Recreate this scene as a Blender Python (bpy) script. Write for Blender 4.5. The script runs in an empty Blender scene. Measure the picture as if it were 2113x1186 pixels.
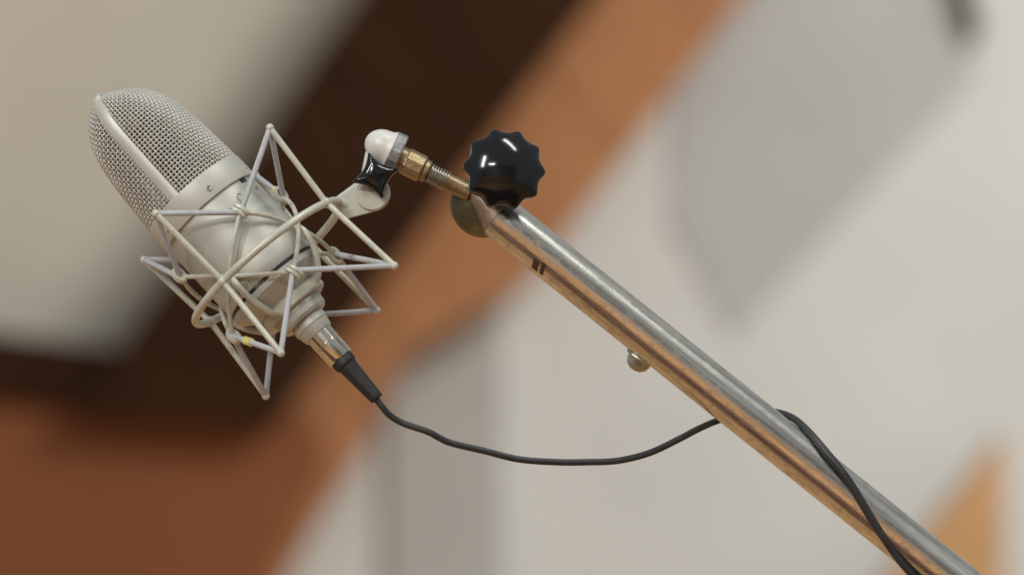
import bpy, math, random
from mathutils import Vector, Matrix
random.seed(7)
sc = bpy.context.scene
R = math.radians

# ------------------------------------------------------------------ camera, world, lamps, exposure
D = 2.8            # metres from the lens to the microphone
K = 0.503 / 2113   # metres per photograph pixel at the microphone
H = 1.75           # height of the lens
cd = bpy.data.cameras.new("camera")
cam = bpy.data.objects.new("camera", cd)
sc.collection.objects.link(cam)
cam.location = (0, -D, H)
cam.rotation_euler = (R(90), 0, 0)
cd.sensor_width = 36
cd.lens = 36 * D / 0.503
cd.clip_start = 0.05
cd.clip_end = 100
cd.dof.use_dof = True
cd.dof.focus_distance = D - 0.012
cd.dof.aperture_fstop = 6.3
cd.dof.aperture_blades = 0
sc.camera = cam

w = bpy.data.worlds.new("World")
sc.world = w
w.use_nodes = True
bg = w.node_tree.nodes["Background"]
bg.inputs[0].default_value = (0.95, 0.985, 1.0, 1)
bg.inputs[1].default_value = 0.33

def lamp(name, loc, target, sx, sy, power, col):
    l = bpy.data.lights.new(name, 'AREA')
    l.shape = 'RECTANGLE'
    l.size, l.size_y = sx, sy
    l.energy = power
    l.color = col
    o = bpy.data.objects.new(name, l)
    sc.collection.objects.link(o)
    o.location = loc
    d = Vector(target) - Vector(loc)
    o.rotation_euler = d.to_track_quat('-Z', 'Y').to_euler()
    return o
lamp("window_light", (-1.9, -2.6, 3.7), (-0.1, 0, H), 0.30, 1.5, 52, (0.985, 1.0, 0.955))
lamp("ceiling_light", (0.9, -0.6, 4.3), (0.0, 0, H), 0.25, 1.4, 26, (0.985, 1.0, 0.95))
lamp("background_fill", (2.3, 2.9, 3.9), (0.5, 6.4, H), 1.5, 1.0, 160, (0.975, 1.0, 0.975))  # added fill lamp that brightens the background wall
lamp("rear_fill", (-1.6, -5.6, 4.6), (-1.6, -5.9, 0), 1.4, 0.5, 200, (1.0, 0.985, 0.95))  # added fill lamp, lifts rear floor and panelling in the boom's reflection

sc.view_settings.view_transform = 'Standard'
sc.view_settings.look = 'None'
sc.view_settings.exposure = 0
sc.view_settings.gamma = 1

# ------------------------------------------------------------------ helpers
def W(px, py, d=0.0):
    """photograph pixel at depth d (pixels of K, positive = nearer the lens)"""
    y = -d * K
    s = (D + y) / D
    return Vector(((px - 1056.5) * K * s, y, H - (py - 593) * K * s))

def WY(px, py, y):
    return W(px, py, -y / K)

def link(name, me, mat, parent=None, smooth=True, sharp=35):
    if mat: me.materials.append(mat)
    if smooth:
        me.polygons.foreach_set('use_smooth', [True] * len(me.polygons))
        me.set_sharp_from_angle(angle=R(sharp))
    o = bpy.data.objects.new(name, me)
    sc.collection.objects.link(o)
    if parent is not None:
        o.parent = parent
        o.matrix_parent_inverse = parent.matrix_world.inverted()
    return o

class MB:
    def __init__(s): s.v = []; s.f = []
    def add(s, v, f):
        b = len(s.v); s.v += [tuple(p) for p in v]; s.f += [tuple(i + b for i in q) for q in f]
    def build(s, name, mat, parent=None, smooth=True, sharp=35):
        me = bpy.data.meshes.new(name); me.from_pydata(s.v, [], s.f); me.validate(); me.update()
        return link(name, me, mat, parent, smooth, sharp)
    def tube(s, pts, r, sides=10, closed=False, caps=True):
        pts = [Vector(p) for p in pts]; n = len(pts)
        rs = r if isinstance(r, (list, tuple)) else [r] * n
        tan = []
        for i in range(n):
            a = pts[(i - 1) % n] if (closed or i > 0) else pts[i]
            b = pts[(i + 1) % n] if (closed or i < n - 1) else pts[i]
            tan.append((b - a).normalized())
        t0 = tan[0]
        nr = t0.orthogonal().normalized()
        vs = []
        for i in range(n):
            if i:
                q = tan[i - 1].rotation_difference(tan[i]); nr = (q @ nr).normalized()
            bi = tan[i].cross(nr)
            for k in range(sides):
                an = 2 * math.pi * k / sides
                vs.append(pts[i] + (nr * math.cos(an) + bi * math.sin(an)) * rs[i])
        fs = []
        off = 0
        if closed:  # find the twist offset that closes best
            q = tan[-1].rotation_difference(tan[0]); nr2 = q @ nr
            best = 1e9
            for k in range(sides):
                dd = (vs[k] - (pts[0] + nr2 * rs[0])).length
                if dd < best: best = dd; off = k
        for i in range(n if closed else n - 1):
            j = (i + 1) % n
            o2 = off if (closed and j == 0) else 0
            for k in range(sides):
                fs.append((i * sides + k, i * sides + (k + 1) % sides, j * sides + (k + 1 + o2) % sides, j * sides + (k + o2) % sides))
        if caps and not closed:
            fs.append(tuple(range(sides - 1, -1, -1)))
            fs.append(tuple((n - 1) * sides + k for k in range(sides)))
        s.add(vs, fs)
    def lathe(s, base, ax, prof, seg=48, rfun=None, up=None):
        """prof: list of (distance along axis, radius)"""
        ax = Vector(ax).normalized(); base = Vector(base)
        e1 = (Vector(up) - ax * Vector(up).dot(ax)).normalized() if up is not None else ax.orthogonal().normalized()
        e2 = ax.cross(e1)
        vs = []; fs = []
        for (a, r) in prof:
            for k in range(seg):
                an = 2 * math.pi * k / seg
                rr = r * (rfun(an, a, r) if rfun else 1)
                vs.append(base + ax * a + (e1 * math.cos(an) + e2 * math.sin(an)) * rr)
        n = len(prof)
        for i in range(n - 1):
            for k in range(seg):
                fs.append((i * seg + k, i * seg + (k + 1) % seg, (i + 1) * seg + (k + 1) % seg, (i + 1) * seg + k))
        fs.append(tuple(range(seg - 1, -1, -1)))
        fs.append(tuple((n - 1) * seg + k for k in range(seg)))
        s.add(vs, fs)
    def ball(s, c, r, seg=14, rings=8):
        c = Vector(c)
        prof = []
        for i in range(rings + 1):
            t = math.pi * i / rings
            prof.append((-math.cos(t) * r, max(math.sin(t) * r, r * 0.02)))
        s.lathe(c, (0.3, 0.2, 1), prof, seg)
    def prism(s, poly, vec):
        n = len(poly); vec = Vector(vec)
        a = [Vector(p) for p in poly]; b = [p + vec for p in a]
        fs = [tuple(range(n)), tuple(range(2 * n - 1, n - 1, -1))]
        for i in range(n):
            j = (i + 1) % n
            fs.append((i, i + n, j + n, j))
        s.add(a + b, fs)

def spline(pts, sub=6, closed=False):
    P = [Vector(p) for p in pts]; n = len(P); out = []
    m = n if closed else n - 1
    for i in range(m):
        p0 = P[(i - 1) % n] if (closed or i > 0) else P[0] * 2 - P[1]
        p1 = P[i]; p2 = P[(i + 1) % n]
        p3 = P[(i + 2) % n] if (closed or i + 2 < n) else P[-1] * 2 - P[-2]
        for k in range(sub):
            t = k / sub
            out.append(0.5 * ((2 * p1) + (p2 - p0) * t + (2 * p0 - 5 * p1 + 4 * p2 - p3) * t * t + (3 * p1 - p0 - 3 * p2 + p3) * t ** 3))
    if not closed: out.append(P[-1])
    return out

def thing(name, label, cat, loc, group=None):
    o = bpy.data.objects.new(name, None); sc.collection.objects.link(o)
    o.location = loc; o.empty_display_size = 0.02
    o['label'] = label; o['category'] = cat
    if group: o['group'] = group
    bpy.context.view_layer.update()
    return o
def tag(o, label, cat, group=None):
    o['label'] = label; o['category'] = cat
    if group: o['group'] = group
    return o

# ------------------------------------------------------------------ materials
def mat(name, col, rough=0.5, metal=0.0, var=0.0, vscale=40, bump=0.0, bscale=300, col2=None, coat=0.0, stretch=None, rvar=0.0, spec=None):
    m = bpy.data.materials.new(name); m.use_nodes = True
    nt = m.node_tree; b = nt.nodes['Principled BSDF']
    b.inputs['Roughness'].default_value = rough
    b.inputs['Metallic'].default_value = metal
    b.inputs['Coat Weight'].default_value = coat
    if spec is not None: b.inputs['Specular IOR Level'].default_value = spec
    c = (*col, 1)
    b.inputs['Base Color'].default_value = c
    tc = nt.nodes.new('ShaderNodeTexCoord')
    mp = nt.nodes.new('ShaderNodeMapping')
    nt.links.new(tc.outputs['Object'], mp.inputs['Vector'])
    if stretch:
        mp.vector_type = 'TEXTURE'
        mp.inputs['Rotation'].default_value = stretch[0]
        mp.inputs['Scale'].default_value = stretch[1]
    if var or col2:
        n = nt.nodes.new('ShaderNodeTexNoise'); n.inputs['Scale'].default_value = vscale
        n.inputs['Detail'].default_value = 5; n.inputs['Roughness'].default_value = 0.6
        nt.links.new(mp.outputs[0], n.inputs['Vector'])
        r = nt.nodes.new('ShaderNodeValToRGB')
        r.color_ramp.elements[0].position = 0.34; r.color_ramp.elements[1].position = 0.66
        lo = col2 if col2 else tuple(x * (1 - var) for x in col)
        r.color_ramp.elements[0].color = (*lo, 1)
        r.color_ramp.elements[1].color = (*[min(x * (1 + var), 1) for x in col], 1)
        nt.links.new(n.outputs['Fac'], r.inputs[0])
        nt.links.new(r.outputs[0], b.inputs['Base Color'])
        if rvar:
            mr = nt.nodes.new('ShaderNodeMapRange')
            mr.inputs[3].default_value = max(rough - rvar, 0.02); mr.inputs[4].default_value = rough + rvar
            nt.links.new(n.outputs['Fac'], mr.inputs[0]); nt.links.new(mr.outputs[0], b.inputs['Roughness'])
    if bump:
        n2 = nt.nodes.new('ShaderNodeTexNoise'); n2.inputs['Scale'].default_value = bscale
        n2.inputs['Detail'].default_value = 4
        nt.links.new(mp.outputs[0], n2.inputs['Vector'])
        bp = nt.nodes.new('ShaderNodeBump'); bp.inputs['Strength'].default_value = bump
        bp.inputs['Distance'].default_value = 0.0006
        nt.links.new(n2.outputs['Fac'], bp.inputs['Height']); nt.links.new(bp.outputs[0], b.inputs['Normal'])
    return m

M = {}
M['nickel'] = mat('satin_nickel', (0.53, 0.525, 0.468), 0.47, 0.35, 0.09, 35, 0.10, 1500, rvar=0.06)
M['nickel_frame'] = mat('satin_nickel_frame', (0.58, 0.57, 0.51), 0.48, 0.28, 0.05, 60, 0.08, 1500)
M['mesh'] = mat('grille_wire', (0.56, 0.54, 0.49), 0.45, 0.35, 0.10, 90)
M['wire'] = mat('enamelled_wire', (0.56, 0.55, 0.455), 0.36, 0.1, 0.12, 120, 0.12, 900)
M['wire_worn'] = mat('enamelled_lug', (0.58, 0.58, 0.51), 0.40, 0.05, 0.08, 70, 0.15, 900)
M['yoke'] = mat('grey_green_enamel', (0.47, 0.47, 0.38), 0.45, 0.1, 0.12, 90, 0.15, 900)
M['elastic'] = mat('grey_elastic', (0.49, 0.50, 0.525), 0.75, 0.0, 0.08, 300, 0.5, 2500)
M['crimp'] = mat('crimp_sleeve', (0.85, 0.78, 0.30), 0.3, 0.3)
M['black'] = mat('black_rubber', (0.016, 0.017, 0.018), 0.55, 0.0, 0.2, 200, 0.2, 1200)
M['seam'] = mat('seam_black', (0.025, 0.023, 0.025), 0.4)
M['bakelite'] = mat('black_bakelite', (0.006, 0.0075, 0.009), 0.12, 0.0, 0.2, 50, 0.03, 700, coat=0.0, spec=0.5)
M['cable'] = mat('cable_sheath', (0.028, 0.030, 0.030), 0.42, 0.0, 0.2, 150, 0.2, 900)
M['chrome'] = mat('plated_steel', (0.70, 0.67, 0.58), 0.2, 1.0, 0.10, 120, 0.05, 900)
M['brass'] = mat('worn_brass', (0.42, 0.33, 0.19), 0.40, 0.85, 0.0, 90, 0.35, 900, col2=(0.20, 0.13, 0.065), rvar=0.1)
M['steel'] = mat('thread_steel', (0.36, 0.33, 0.28), 0.34, 0.9, 0.15, 300)
M['bronze'] = mat('tarnished_bronze', (0.22, 0.185, 0.105), 0.42, 0.7, 0.0, 60, 0.3, 500, col2=(0.07, 0.065, 0.04))
M['ferrule'] = mat('tan_reflection_metal', (0.40, 0.29, 0.20), 0.46, 0.8, 0.2, 120, 0.2, 600)  # worn end; the tube's tan reflection is put into this colour
M['olive_steel'] = mat('aged_nickel', (0.42, 0.41, 0.33), 0.34, 0.8, 0.2, 120, 0.2, 600)
M['zinc'] = mat('cast_zinc', (0.33, 0.34, 0.34), 0.45, 0.6, 0.25, 350, 0.6, 1600)
M['enamel'] = mat('white_enamel', (0.70, 0.69, 0.645), 0.34, 0.0, 0.03, 80)
M['mark'] = mat('engraved_mark', (0.10, 0.09, 0.08), 0.6)
M['dark_brown'] = mat('brown_metal', (0.085, 0.055, 0.03), 0.5, 0.4, 0.3, 200)
ang = math.atan2(695, 871)
M['boom'] = mat('brushed_tube', (0.70, 0.675, 0.62), 0.23, 1.0, 0.24, 9, 0.15, 40,
                stretch=((0, ang, 0), (1.0, 0.03, 0.03)), rvar=0.07)
# scuffs and dull spots on the boom tube
nt = M['boom'].node_tree; bs = nt.nodes['Principled BSDF']
tcn = nt.nodes.new('ShaderNodeTexCoord')
n1 = nt.nodes.new('ShaderNodeTexNoise'); n1.inputs['Scale'].default_value = 160; n1.inputs['Detail'].default_value = 8; n1.inputs['Roughness'].default_value = 0.7
nt.links.new(tcn.outputs['Object'], n1.inputs['Vector'])
rp_ = nt.nodes.new('ShaderNodeValToRGB'); rp_.color_ramp.elements[0].position = 0.48; rp_.color_ramp.elements[1].position = 0.70
nt.links.new(n1.outputs['Fac'], rp_.inputs[0])
src = bs.inputs['Base Color'].links[0].from_socket
mx = nt.nodes.new('ShaderNodeMixRGB'); mx.inputs[2].default_value = (0.46, 0.43, 0.38, 1)
nt.links.new(rp_.outputs[0], mx.inputs[0]); nt.links.new(src, mx.inputs[1]); nt.links.new(mx.outputs[0], bs.inputs['Base Color'])
rs_ = bs.inputs['Roughness'].links[0].from_socket
ad = nt.nodes.new('ShaderNodeMath'); ad.operation = 'MULTIPLY_ADD'; ad.inputs[1].default_value = 0.18
nt.links.new(rp_.outputs[0], ad.inputs[0]); nt.links.new(rs_, ad.inputs[2]); nt.links.new(ad.outputs[0], bs.inputs['Roughness'])
M['cream_plaster'] = mat('cream_plaster', (0.515, 0.465, 0.385), 0.9, 0, 0.06, 3)
M['dark_wood'] = mat('dark_stained_wood', (0.030, 0.0125, 0.0058), 0.8, 0, 0.35, 3, stretch=((0, R(55), 0), (1, 0.15, 0.12)), spec=0.06)
M['orange_wood'] = mat('orange_wood', (0.355, 0.158, 0.068), 0.7, 0, 0.12, 2.5, stretch=((0, R(53), 0), (1, 0.15, 0.12)), spec=0.2)
M['pine'] = mat('pine', (0.50, 0.29, 0.135), 0.7, 0, 0.12, 2.5, spec=0.2)
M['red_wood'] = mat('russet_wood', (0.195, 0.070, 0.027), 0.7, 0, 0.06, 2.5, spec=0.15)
M['wall'] = mat('pale_plaster', (0.565, 0.568, 0.548), 0.9, 0, 0.05, 2.5)
M['painted_shadow'] = mat('painted_shadow', (0.40, 0.405, 0.40), 0.9, 0, 0.06, 3)  # shadow on the wall, put into the grey of a thin slab
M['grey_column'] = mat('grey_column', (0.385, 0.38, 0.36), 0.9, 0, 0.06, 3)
M['added_carpet'] = mat('added_carpet', (0.10, 0.035, 0.025), 0.95, 0, 0.2, 5)
M['end_wall'] = mat('end_wall', (0.22, 0.23, 0.23), 0.9, 0, 0.1, 2)
M['floor'] = mat('wood_floor', (0.60, 0.34, 0.155), 0.5, 0, 0.2, 2)

# ------------------------------------------------------------------ the setting
def slab(name, poly, y, th, m, label=None, cat=None, kind=None, group=None):
    b = MB(); b.prism([WY(px, py, y) for px, py in poly], (0, th, 0))
    o = b.build(name, m, None, smooth=False)
    if kind: o['kind'] = kind
    if label: tag(o, label, cat, group)
    return o
slab('ceiling', [(-1800, -1100), (1700, -1100), (350, 830), (-1800, 560)], 6.58, 0.1, M['cream_plaster'], kind='structure')
slab('wall', [(350, -1100), (3800, -1100), (3800, 2400), (350, 2400)], 6.7, 0.1, M['wall'], kind='structure')
slab('roof_beam', [(1488, -1100), (2045, -1100), (1220, 0), (560, 880), (150, 857), (240, 725), (735, 0)], 6.3, 0.28, M['dark_wood'],
     'broad dark brown beam running diagonally behind the microphone', 'beam')
slab('cross_beam', [(-1800, 430), (330, 738), (560, 888), (-1800, 600)], 6.36, 0.22, M['dark_wood'],
     'dark brown beam crossing the lower left corner', 'beam')
slab('rafter_board', [(1900, -1100), (2392, -1100), (1530, 0), (1090, 585), (960, 655), (830, 735), (745, 930), (650, 1080), (590, 1186), (200, 2000), (-700, 2000), (500, 850)], 6.5, 0.19, M['orange_wood'],
     'orange wooden board running diagonally along the dark beam', 'board')
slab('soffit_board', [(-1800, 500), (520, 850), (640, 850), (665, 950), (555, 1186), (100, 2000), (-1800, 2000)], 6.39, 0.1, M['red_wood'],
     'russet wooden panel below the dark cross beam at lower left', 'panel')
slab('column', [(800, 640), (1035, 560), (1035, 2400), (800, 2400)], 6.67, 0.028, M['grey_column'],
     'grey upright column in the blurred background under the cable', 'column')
slab('painted_shadow', [(1392, 120), (1700, -300), (1860, -120), (2020, 150), (1515, 690), (1385, 460)], 6.69, 0.008, M['painted_shadow'],
     'large grey kite shaped shadow painted on the pale wall', 'panel')
slab('batten', [(1935, -120), (1975, -120), (2025, 65), (2003, 95)], 6.66, 0.038, M['dark_wood'],
     'small dark wooden batten at the top right edge', 'batten')
slab('gable_board', [(2070, 900), (2072, 2400), (1000, 2400), (1840, 1186)], 6.6, 0.09, M['pine'],
     'orange wooden triangle at the lower right corner', 'panel')
# floor of the hall, below the frame
b = MB(); b.prism([(-6, -8, 0), (6, -8, 0), (6, 7.2, 0), (-6, 7.2, 0)], (0, 0, -0.05))
o = b.build('floor', M['floor'], None, smooth=False); o['kind'] = 'structure'
b = MB(); b.prism([(-5, -3.3, 0.004), (2, -3.3, 0.004), (2, -0.8, 0.004), (-5, -0.8, 0.004)], (0, 0, 0.008))  # unseen, added to give the boom's reflection its dark red band
o = b.build('added_carpet', M['added_carpet'], None, smooth=False); o['kind'] = 'structure'
# far end of the hall behind the lens: panelling below, grey plaster above
b = MB(); b.prism([(-6, -8, 0), (6, -8, 0), (6, -8, 1.72), (-6, -8, 1.72)], (0, -0.1, 0))
o = b.build('wainscot', M['floor'], None, smooth=False); o['kind'] = 'structure'
b = MB(); b.prism([(-6, -8.03, 1.72), (6, -8.03, 1.72), (6, -8.03, 5.2), (-6, -8.03, 5.2)], (0, -0.1, 0))
o = b.build('end_wall', M['end_wall'], None, smooth=False); o['kind'] = 'structure'

# ------------------------------------------------------------------ microphone frame of reference
TAU = R(8.5)
UX, UZ = 0.672, -0.741
u3 = Vector((UX * math.cos(TAU), -math.sin(TAU), UZ * math.cos(TAU)))
v3 = Vector((0.741, 0, 0.672)).normalized()
n3 = v3.cross(u3).normalized()
if n3.y > 0: n3 = -n3
O = W(536, 553, 0)
def Mp(a, r, deg, off=0.0):
    t = R(deg)
    return O + K * (u3 * a + v3 * (r * math.cos(t) + off) + n3 * (r * math.sin(t)))

# ------------------------------------------------------------------ microphone
mic = thing('studio_microphone', 'satin nickel studio microphone with wire mesh head hanging in a cage', 'microphone', Mp(92, 0, 0))
def mlathe(name, prof, m, parent=mic, seg=96, sharp=30, rfun=None):
    b = MB(); b.lathe(O, u3, [(a * K, r * K) for a, r in prof], seg, rfun)
    return b.build(name, m, parent, sharp=sharp)
collar = mlathe('collar', [(-207, 108), (-208, 118.5), (-205.5, 120.8), (-156, 122.2), (-153.5, 121), (-153, 111)], M['nickel_frame'])
body = mlathe('body', [(-154, 114.2), (-120, 114.6), (-60, 114.8), (0, 114.0), (38, 112.8), (40, 111.8), (40, 106)], M['nickel'])
mlathe('seam_ring', [(39, 100), (39.5, 110.5), (48, 110.3), (48.5, 100)], M['seam'])
mlathe('base_cap', [(48, 106), (48, 111.2), (50, 112.2), (60, 111.4), (64, 108), (80, 88), (94, 68), (96, 40)], M['nickel'])
mlathe('threaded_neck', [(92, 58), (126, 58), (127, 50)], M['nickel'])

# grille: shaped like a wedge, ridge along the depth direction
HB = 105.0
ed = v3 * math.cos(R(HB)) + n3 * math.sin(R(HB))
ew = v3 * math.cos(R(HB - 90)) + n3 * math.sin(R(HB - 90))
LH = 272.0
def hw(x): return max(116.5 * (1 - 0.27 * x) * math.sqrt(max(1 - x ** 5, 0)), 9)
def hd(x): return 113 * (1 - 0.42 * x ** 7)
def hn(x): return 2 + 1.1 * min(x * 1.6, 1)
def section(x, side, n=60):
    e = 2 / hn(x); out = []
    for i in range(n + 1):
        ph = math.pi * i / n
        c, s = math.cos(ph), math.sin(ph)
        out.append((hd(x) * math.copysign(abs(c) ** e, c), side * hw(x) * abs(s) ** e))
    L = [0]
    for i in range(n): L.append(L[-1] + math.dist(out[i], out[i + 1]))
    return out, L
_cache = {}
def HP(x, t, side):
    key = (round(x, 5), side)
    if key not in _cache: _cache[key] = section(x, side)
    P, L = _cache[key]
    q = t * L[-1]
    lo, hi = 0, len(L) - 1
    while hi - lo > 1:
        mid = (lo + hi) // 2
        if L[mid] <= q: lo = mid
        else: hi = mid
    f = (q - L[lo]) / max(L[hi] - L[lo], 1e-9)
    d = P[lo][0] + (P[hi][0] - P[lo][0]) * f; wv = P[lo][1] + (P[hi][1] - P[lo][1]) * f
    return O + K * (u3 * (-206 - LH * x) + ed * d + ew * wv)
# rows spaced evenly along the side profile
xs = [i / 400 for i in range(401)]
LL = [0]
for i in range(400):
    LL.append(LL[-1] + math.hypot(LH / 400, hw(xs[i + 1]) - hw(xs[i])))
def xat(f):
    q = f * LL[-1]
    for i in range(400):
        if LL[i + 1] >= q: return xs[i] + (q - LL[i]) / (LL[i + 1] - LL[i]) / 400
    return 1.0
NROW, NCOL, SUB = 38, 42, 3
HWV, RW = 1.6, 2.15
for side in (1, -1):
    b = MB()
    nr, ncl = NROW * SUB, NCOL * SUB
    grid = [[HP(xat(i / nr), j / ncl, side) for j in range(ncl + 1)] for i in range(nr + 1)]
    def nrm(i, j):
        a = grid[min(i + 1, nr)][j] - grid[max(i - 1, 0)][j]
        c = grid[i][min(j + 1, ncl)] - grid[i][max(j - 1, 0)]
        n = a.cross(c)
        if n.length < 1e-14: return ew * side
        n.normalize()
        ctr = grid[i][j] - O
        rad = ctr - u3 * ctr.dot(u3)
        return n if n.dot(rad - u3 * 0.01 * K) > 0 else -n
    for j in range(1, NCOL):
        pts = []
        for i in range(nr + 1):
            s = math.cos(math.pi * i / SUB) * (-1) ** j
            pts.append(grid[i][j * SUB] + nrm(i, j * SUB) * (s * HWV * K))
        b.tube(pts, RW * K, 5)
    for i in range(1, NROW + 1):
        pts = []
        for j in range(ncl + 1):
            s = -math.cos(math.pi * j / SUB) * (-1) ** i
            pts.append(grid[i * SUB][j] + nrm(i * SUB, j) * (s * HWV * K))
        b.tube(pts, RW * K, 5)
    g = b.build('grille_mesh', M['mesh'], mic, sharp=180)
    g['kind'] = 'stuff'
# metal band over the head
path = []
for i in range(0, 25):
    x = i / 24 * 0.995
    path.append((-206 - LH * x, hd(x) + 3))
top = path[-1]
for i in range(1, 7):
    t = i / 7 * math.pi / 2
    path.append((top[0] - 9 * math.sin(t), top[1] - 18 * (1 - math.cos(t))))
path.append((top[0] - 9, 0))
full = path + [(a, -d) for a, d in reversed(path[:-1])]
b = MB(); vs = []; fs = []; HWB = 12.5
n = len(full)
for i, (a, d) in enumerate(full):
    p = full[max(i - 1, 0)]; q = full[min(i + 1, n - 1)]
    ta = Vector((q[0] - p[0], q[1] - p[1])).normalized()
    na = Vector((ta.y, -ta.x))
    if na.dot(Vector((a + 300, d))) < 0: na = -na
    for (hv, off) in ((-HWB, -5), (-HWB, 2.2), (-HWB + 1, 3), (HWB - 1, 3), (HWB, 2.2), (HWB, -5)):
        aa = a + na.x * off; dd = d + na.y * off
        vs.append(O + K * (u3 * aa + ed * dd + ew * hv))
for i in range(n - 1):
    for k in range(6):
        fs.append((i * 6 + k, i * 6 + (k + 1) % 6, (i + 1) * 6 + (k + 1) % 6, (i + 1) * 6 + k))
b.add(vs, fs)
b.build('head_band', M['nickel_frame'], mic, sharp=40)
# capsule inside the head
b = MB()
cc = O + K * (u3 * (-206 - 120))
b.lathe(cc - ew * 26 * K, ew, [(0, 20 * K), (0, 62 * K), (8 * K, 66 * K), (44 * K, 66 * K), (52 * K, 62 * K), (52 * K, 20 * K)], 40)
b.lathe(cc, u3, [(60 * K, 18 * K), (120 * K, 18 * K)], 20)
b.build('capsule', M['bronze'], mic)
mlathe('head_floor', [(-204, 5), (-204, 107), (-200, 107)], M['nickel'])
# collar screws
for a, deg in ((-172, 73), (-172, 136), (-172, 193), (-172, 13)):
    b = MB()
    rd = v3 * math.cos(R(deg)) + n3 * math.sin(R(deg))
    base = Mp(a, 121.2, deg)
    b.lathe(base, rd, [(0, 6.3 * K), (2.0 * K, 6.3 * K), (2.6 * K, 5.4 * K), (2.2 * K, 2.2 * K), (1.0 * K, 1.8 * K)], 18)
    b.build('screw', M['chrome'], collar)
# switch slot under the collar and the engraved marks
def patch(b, a0, a1, d0, d1, r, th=1.0, n=6):
    vs = []; fs = []
    for i in range(n + 1):
        dg = d0 + (d1 - d0) * i / n
        for (a, rr) in ((a0, r - 2), (a0, r + th), (a1, r + th), (a1, r - 2)):
            vs.append(Mp(a, rr, dg))
    for i in range(n):
        for k in range(4):
            fs.append((i * 4 + k, i * 4 + (k + 1) % 4, (i + 1) * 4 + (k + 1) % 4, (i + 1) * 4 + k))
    fs += [(3, 2, 1, 0), (n * 4, n * 4 + 1, n * 4 + 2, n * 4 + 3)]
    b.add(vs, fs)
b = MB(); patch(b, -153, -143, 27, 37, 113.6, 0.9); b.build('switch_slot', M['seam'], mic)
def marks(strokes, a0, deg0, r, name, rad=0.8, m='mark'):
    b = MB()
    for st in strokes:
        pts = [Mp(a0 + y, r, deg0 - math.degrees(x / r)) for x, y in st]
        b.tube(pts, rad * K, 5)
    return b.build(name, M[m], mic)
marks([[(-7, 9), (-7, -3), (0, -9), (6, -5)]], -120, 52, 115.0, 'engraved_mark')
marks([[(-3, -3), (3, -3), (5, 0), (3, 3), (-3, 3), (-5, 0), (-3, -3)]], -120, 22, 115.0, 'engraved_mark')
# badge by the base: lozenge outline and short letter strokes
marks([[(-8, 0), (0, -5), (8, 0), (0, 5), (-8, 0)], [(-14, -4), (-14, 4)], [(14, -4), (14, 4)], [(-18, 4), (-18, -4), (-22, 4), (-22, -4)]], 26, 113, 113.2, 'engraved_mark', 0.9)
marks([[(-10, -3), (-10, 3)], [(-6, -3), (-2, -3), (-2, 3), (-6, 3), (-6, -3)], [(2, 3), (2, -3), (6, 3), (6, -3)], [(10, -3), (10, 3)]], 43.5, 100, 110.9, 'ring_lettering', 0.6, 'nickel')

# ------------------------------------------------------------------ shock mount
mount = thing('shock_mount', 'cream wire shock mount cage strung with grey elastic around the microphone', 'shock mount', W(766, 397, 0))
OFF = 18; DEL = 27; RR = 193; RT = 214; AX = 193
def Mo(a, r, deg):
    # the outer frame sags a little against the microphone
    return Mp(a + 3 + 0.030 * r * math.cos(R(deg)), r, deg, OFF + 2)
ringpts = [Mo(0, RR, i * 5) for i in range(72)]
b = MB(); b.tube(ringpts, 8.2 * K, 14, closed=True); b.build('outer_ring', M['wire'], mount)
tips_up, tips_dn = [], []
for k in range(4):
    dg = DEL + 90 * k
    for sgn, lst in ((-1, tips_up), (1, tips_dn)):
        tip = Mo(sgn * AX, RT, dg)
        lst.append(tip)
        b = MB()
        root = Mo(sgn * 2, RR + 2, dg)
        b.tube([root, root.lerp(tip, 0.5), tip], 6.3 * K, 12)
        b.ball(tip, 8.6 * K)
        b.build('strut', M['wire'], mount)
    b = MB(); b.ball(Mo(0, RR + 1, dg), 11.5 * K); b.build('weld', M['wire'], mount)
# inner cage
RC = 140; HD = 69
up = [(-88, RC, HD + 90 * k) for k in range(4)]
dn = [(74, RC, HD + 90 * k) for k in range(4)]
for k in range(4):
    for sgn in (1, -1):
        pts = []
        for i in range(15):
            t = i / 14
            e = t * t * (3 - 2 * t)
            dg = HD + 90 * k + sgn * 90 * t
            a = -88 + 162 * (0.9 * t + 0.1 * e)
            r = RC - 10 * math.sin(math.pi * t) + (4 if sgn > 0 else -6) * math.sin(math.pi * t)
            pts.append(Mp(a, r, dg))
        b = MB(); b.tube(pts, 4.9 * K, 8); b.build('cage_wire', M['wire'], mount)
for lst, sg in ((up, -1), (dn, 1)):
    for (a, r, dg) in lst:
        b = MB()
        for sh in (-5.5, 4.5):
            pts = []
            for i in range(17):
                t = 2 * math.pi * i / 16
                # loop standing across the elastic
                la = 15 * math.cos(t); lr = 8 * math.sin(t)
                pts.append(Mp(a + la * 1.05 + 4 * sg, r + 1 + lr, dg - math.degrees((la * 0.25 - sh) / r)))
            b.tube(pts[:-1], 4.6 * K, 7, closed=True)
        b.build('hook', M['wire'], mount)
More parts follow.
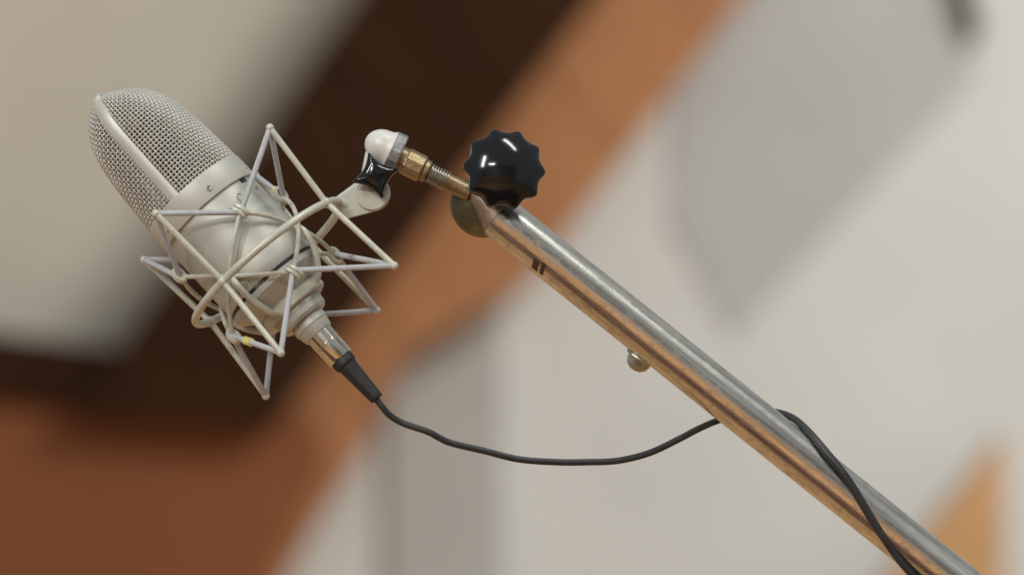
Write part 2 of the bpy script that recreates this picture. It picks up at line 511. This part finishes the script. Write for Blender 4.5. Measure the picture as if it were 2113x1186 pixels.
# yoke: wires from the cage down to the threaded ring
for k in range(4):
    dg = HD + 45 + 90 * k
    pts = [Mp(-6, 126, dg), Mp(22, 132, dg), Mp(58, 122, dg + 1), Mp(90, 100, dg + 2), Mp(104, 82, dg + 3), Mp(106, 60, dg + 4)]
    b = MB(); b.tube(spline(pts, 6), 7.0 * K, 10); b.build('yoke_wire', M['wire'], mount)
b = MB()
def lobes(an, a, r): return 1 + 0.13 * max(0, math.cos(2 * (an - R(20)))) ** 3
b.lathe(O, u3, [(92 * K, 55 * K), (92 * K, 70 * K), (94 * K, 72 * K), (114 * K, 72 * K), (117 * K, 70 * K), (117 * K, 50 * K)], 72, lobes, up=v3)
b.build('yoke_ring', M['yoke'], mount, sharp=30)
b = MB()
b.lathe(O, u3, [(120 * K, 40 * K), (120 * K, 55 * K), (122 * K, 57 * K), (140 * K, 55 * K), (146 * K, 50 * K), (147 * K, 34 * K)], 72,
        lambda an, a, r: 1 + 0.012 * math.cos(40 * an))
b.build('lock_nut', M['nickel'], mount, sharp=30)
# elastics: closed zigzags from tip to hook
def elastic(tips, hooks, crimps):
    P = []
    for k in range(4):
        a, r, dg = hooks[(k - 1) % 4]
        P.append(Mp(a, r + 3, dg)); P.append(tips[k].copy())
    loop = []
    n = len(P)
    for i in range(n):
        p, q = P[i], P[(i + 1) % n]
        for t in (0.0, 0.04, 0.5, 0.96): loop.append(p.lerp(q, t))
    b = MB(); b.tube(loop, 6.0 * K, 10, closed=True)
    e = b.build('elastic_cord', M['elastic'], mount)
    for i, t in crimps:
        p, q = P[i], P[(i + 1) % n]
        dr = (q - p).normalized()
        c = p.lerp(q, t)
        b = MB()
        b.lathe(c - dr * 12 * K, dr, [(0, 6.5 * K), (1 * K, 9 * K), (11 * K, 8.4 * K), (13 * K, 8.4 * K), (23 * K, 9 * K), (24 * K, 6.5 * K)], 16)
        b.build('crimp', M['crimp'], e)
# order: hook k-1 (between tip k-1 and k) -> tip k
elastic(tips_up, up, [(7, 0.78)])
elastic(tips_dn, dn, [(3, 0.66)])

# lug, pivot, star knob, dome joint
PV = W(768, 399, 0)
def plate(b, pts2, d0, d1):
    b.prism([W(x, y, d1) for x, y in pts2], W(0, 0, d0) - W(0, 0, d1))
b = MB()
arc = [(768 + 38 * math.cos(R(t)), 399 + 38 * math.sin(R(t))) for t in range(-140, 76, 8)]
outl = [(688, 412)] + arc + [(716, 452), (696, 446)]
plate(b, outl, -14, 14)
lug = b.build('lug', M['wire_worn'], mount, sharp=40)
bv = lug.modifiers.new('bevel', 'BEVEL'); bv.width = 2.5 * K; bv.segments = 3; bv.limit_method = 'ANGLE'
b = MB()
b.tube([Mo(0, RR, 2), W(716, 425, 2)], 13 * K, 14); b.build('stem', M['wire_worn'], mount)
b = MB(); b.lathe(W(768, 399, 14), (0, -1, 0), [(0, 30 * K), (0, 35 * K), (6 * K, 35 * K), (8 * K, 33 * K), (8 * K, 5 * K)], 48)
b.build('washer', M['wire_worn'], mount)
# dome
dax = Vector((0.905, 0.05, -0.42)).normalized()
dc = W(806, 309, 0)
b = MB()
prof = []
for i in range(13):
    t = math.pi / 2 * i / 12
    prof.append(((-56 + 42 * (1 - math.cos(t))) * K, max(1.0, 34.5 * math.sin(t)) * K))
prof += [(-6 * K, 36 * K), (-2 * K, 38.5 * K), (0, 39.5 * K), (0, 20 * K)]
b.lathe(dc, dax, prof, 48); b.build('dome', M['enamel'], mount)
b = MB(); b.lathe(dc, dax, [(0.2 * K, 30 * K), (0.2 * K, 40 * K), (20 * K, 40.5 * K), (23 * K, 39 * K), (23 * K, 20 * K)], 12, up=(0, 0, 1)); b.build('dome_rim', M['zinc'], mount, sharp=20)
b = MB()
plate(b, [(756, 310), (800, 318), (797, 360), (790, 398), (745, 398), (748, 350)], -38, -15)
cl = b.build('clevis', M['enamel'], mount); bv = cl.modifiers.new('bevel', 'BEVEL'); bv.width = 4 * K; bv.segments = 3
# star knob
def lobed(b, c, ax, up_, prof, rad, seg=96):
    """prof: (height, scale 0..1, lobe fade 0..1)"""
    ax = Vector(ax).normalized()
    e1 = (Vector(up_) - ax * Vector(up_).dot(ax)).normalized(); e2 = ax.cross(e1)
    vs, fs = [], []
    for (h, s, fd) in prof:
        for k in range(seg):
            an = 2 * math.pi * k / seg
            r = rad(an, fd) * s
            vs.append(Vector(c) + ax * h * K + (e1 * math.cos(an) + e2 * math.sin(an)) * (r * K))
    for i in range(len(prof) - 1):
        for k in range(seg):
            fs.append((i * seg + k, i * seg + (k + 1) % seg, (i + 1) * seg + (k + 1) % seg, (i + 1) * seg + k))
    fs.append(tuple(range(seg - 1, -1, -1))); fs.append(tuple((len(prof) - 1) * seg + k for k in range(seg)))
    b.add(vs, fs)
b = MB()
def star(an, fd):
    p = 0.60
    return min(63 / (abs(math.cos(an)) ** p + abs(math.sin(an)) ** p) ** (1 / p), 49)
pr = []
for i in range(15):
    t = math.pi * i / 14
    sc_ = max(math.sin(t), 0.02) ** (0.4 if i < 7 else 0.75)
    pr.append((20 - 14 * math.cos(t), sc_ if i not in (0, 14) else 0.05, 1.0))
lobed(b, W(773, 366, 22), (0.12, -0.98, 0.15), (-0.27, 0, 0.96), pr, star, 120)
b.lathe(W(771, 384, 14), (0.05, -1, 0.2), [(0, 13 * K), (24 * K, 13 * K)], 24)
b.build('star_knob', M['bakelite'], mount, sharp=60)

# ------------------------------------------------------------------ boom arm
boom = thing('boom_arm', 'polished metal boom arm rising to the microphone from lower right', 'boom arm', W(1909, 1149, 0))
bdir2 = Vector((871, 695)).normalized()
def B(s, perp=0.0, d=0.0):
    """point s pixels along the boom from its upper end, perp = up-right offset"""
    c = Vector((1038, 454)) + bdir2 * s
    return W(c.x + perp * 0.624, c.y - perp * 0.7815, d + s * 0.03)
b = MB()
b.tube([B(s) for s in (-16, -14, 3, 60, 300, 600, 900, 1200, 1700)], [q * K for q in (41, 44, 46, 46, 46, 46, 46, 46, 46)], 64)
b.build('tube', M['boom'], boom, sharp=40)
b = MB()
tr = (19, 20, 27, 34, 39.5, 44)
b.tube([B(s, (46 - q) * 0.55) for s, q in zip((-84, -82, -60, -38, -20, -6), tr)], [q * K for q in tr], 48)
b.build('end_ferrule', M['ferrule'], boom, sharp=40)
bax = Vector((0.895, 0.02, -0.446)).normalized()
b0 = W(812, 320, 0)
b = MB(); b.lathe(b0, bax, [(6 * K, 10 * K), (6 * K, 26 * K), (26 * K, 26 * K), (28 * K, 22 * K)], 40); b.build('adapter_collar', M['brass'], boom)
b = MB(); b.lathe(b0, bax, [(24 * K, 22 * K), (26 * K, 27 * K), (29 * K, 28.5 * K), (64 * K, 28.5 * K), (67 * K, 27 * K), (68 * K, 20 * K)], 10, up=(0, -1, 0.3)); b.build('hex_adapter', M['brass'], boom, sharp=20)
b = MB(); b.lathe(b0, bax, [(66 * K, 16 * K), (66 * K, 20 * K), (69 * K, 23.5 * K), (77 * K, 23.5 * K), (80 * K, 20 * K), (82 * K, 16 * K)], 40); b.build('thread_collar', M['brass'], boom)
b = MB(); prof = [(80 * K, 14 * K)]
for i in range(7):
    a = 82 + i * 6
    prof += [(a * K, 17 * K), ((a + 1.6) * K, 20.5 * K), ((a + 3.2) * K, 20.5 * K), ((a + 4.8) * K, 17 * K)]
prof.append((125 * K, 14 * K))
b.lathe(b0, bax, prof, 40); b.build('screw_thread', M['steel'], boom, sharp=25)
b = MB(); b.lathe(b0, bax, [(122 * K, 12 * K), (122 * K, 17.5 * K), (150 * K, 18 * K), (176 * K, 18 * K), (176 * K, 8 * K)], 40); b.build('spigot', M['brass'], boom)
# clamp knob
kax = Vector((0.16, -0.95, 0.20)).normalized()
kc = W(1037, 354, 62)
def flut(an, fd): return 87.5 - 12 * (math.sqrt(math.cos(5 * an + 0.4) ** 2 + 0.30) - 0.38) * 1.35 * fd - 3 * (1 - fd)
pr = [(0, 0.30, 0), (0, 0.90, 1), (2, 0.96, 1), (6, 0.99, 1), (26, 1.0, 1)]
for i in range(1, 15):
    t = math.pi / 2 * i / 14
    q = max(0.985 * math.cos(t), 0.02); pr.append((27 + 36 * (1 - q ** 2.1), q, max(1 - (i / 6) ** 1.0, 0)))
b = MB(); lobed(b, kc, kax, (0, 0, 1), pr, flut, 200); b.build('clamp_knob', M['bakelite'], boom, sharp=50)
b = MB(); b.tube([W(1022, 372, -60), W(1030, 362, 66)], 13 * K, 20); b.build('clamp_bolt', M['steel'], boom)
# domed washer behind the tube
b = MB(); b.lathe(W(988, 430, -14), Vector((-0.35, -0.88, -0.3)), [(-10 * K, 20 * K), (-8 * K, 62 * K), (-5 * K, 65 * K), (-2 * K, 64 * K), (8 * K, 52 * K), (15 * K, 32 * K), (18 * K, 8 * K)], 64)
b.build('cup_washer', M['bronze'], boom)
# thumb screw under the tube
sx = Vector((-0.45, 0.35, -0.82)).normalized()
s0 = W(1328, 728, -8)
b = MB(); b.lathe(s0 - sx * 20 * K, sx, [(0, 10 * K), (22 * K, 10 * K), (22 * K, 32 * K), (25 * K, 34 * K), (30 * K, 33 * K), (31 * K, 26 * K), (42 * K, 26 * K), (52 * K, 22 * K), (58 * K, 15 * K), (61 * K, 4 * K)], 36)
b.build('thumb_screw', M['olive_steel'], boom)
# two dark curved tabs on the tube
def tab(s0_, s1_, f0, f1, name):
    b = MB(); vs = []; fs = []; n = 6
    c0, c1 = B(s0_), B(s1_)
    ax = (c1 - c0).normalized()
    pu = Vector((0.624, 0, 0.7815)); fr = pu.cross(ax); fr = -fr if fr.y > 0 else fr
    for i in range(n + 1):
        f = R(f0 + (f1 - f0) * i / n)
        rd = pu * math.sin(f) + fr * math.cos(f)
        sk = -1.3 * i * K
        for (c, rr) in ((c0 + ax * sk, 45), (c0 + ax * sk, 47.2), (c1 + ax * sk, 47.2), (c1 + ax * sk, 45)): vs.append(c + rd * rr * K)
    for i in range(n):
        for k in range(4): fs.append((i * 4 + k, i * 4 + (k + 1) % 4, (i + 1) * 4 + (k + 1) % 4, (i + 1) * 4 + k))
    fs += [(3, 2, 1, 0), tuple(n * 4 + k for k in range(4))]
    b.add(vs, fs); b.build(name, M['dark_brown'], boom)
tab(108, 122, -58, -26, 'dark_tab'); tab(127, 136, -56, -22, 'dark_tab')
tab(87, 90, 0, 5, 'nick')

# ------------------------------------------------------------------ cable with its connector
cable = thing('microphone_cable', 'thin black cable with silver plug sagging from microphone and wrapped over the boom', 'cable', Mp(148, 0, 0))
def clathe(name, prof, m, rfun=None, seg=48, sharp=30):
    b = MB(); b.lathe(O, u3, [(a * K, r * K) for a, r in prof], seg, rfun)
    return b.build(name, m, cable, sharp=sharp)
clathe('coupling_ring', [(144, 30), (145, 38), (150, 39), (164, 39), (166, 37), (184, 33.5), (186, 32), (186, 20)], M['nickel'])
sh = clathe('plug_shell', [(184, 20), (185, 29.5), (212, 29), (213, 27.5), (215, 27.5), (216, 29), (252, 28), (255, 26.5), (255, 18)], M['chrome'])
clathe('strain_boot', [(253, 18), (254, 24), (256, 25), (270, 24.5), (275, 20.5), (290, 19.2), (330, 16.6), (361, 14.6), (365, 14.3), (367, 13), (367, 5)], M['black'])
end = Mp(352, 0, 0); yE = -(Mp(367, 0, 0).y) / K
cp = [(788, 838, yE), (804, 856, yE - 4), (832, 873, yE - 8), (882, 890, 50), (905, 902, 46), (932, 914, 42), (1000, 930, 36), (1070, 947, 28), (1150, 953, 18), (1210, 953, 10),
      (1275, 950, 0), (1340, 934, -10), (1400, 906, -22), (1440, 885, -34), (1482, 867, -48), (1535, 853, -54), (1585, 848, -42), (1630, 859, -10), (1662, 884, 26),
      (1700, 927, 58), (1750, 990, 74), (1800, 1072, 74), (1850, 1146, 66), (1890, 1194, 60), (1940, 1262, 50), (1990, 1340, 30)]
pts = [end] + [W(*p) for p in cp]
sp = spline(pts, 6)
rr = []
for i in range(len(sp)):
    t = i / (len(sp) - 1)
    e = min(max((t - 0.62) / 0.2, 0), 1)
    rr.append((6.9 + 1.8 * e) * K)
b = MB(); b.tube(sp, rr, 12); b.build('cord', M['cable'], cable)
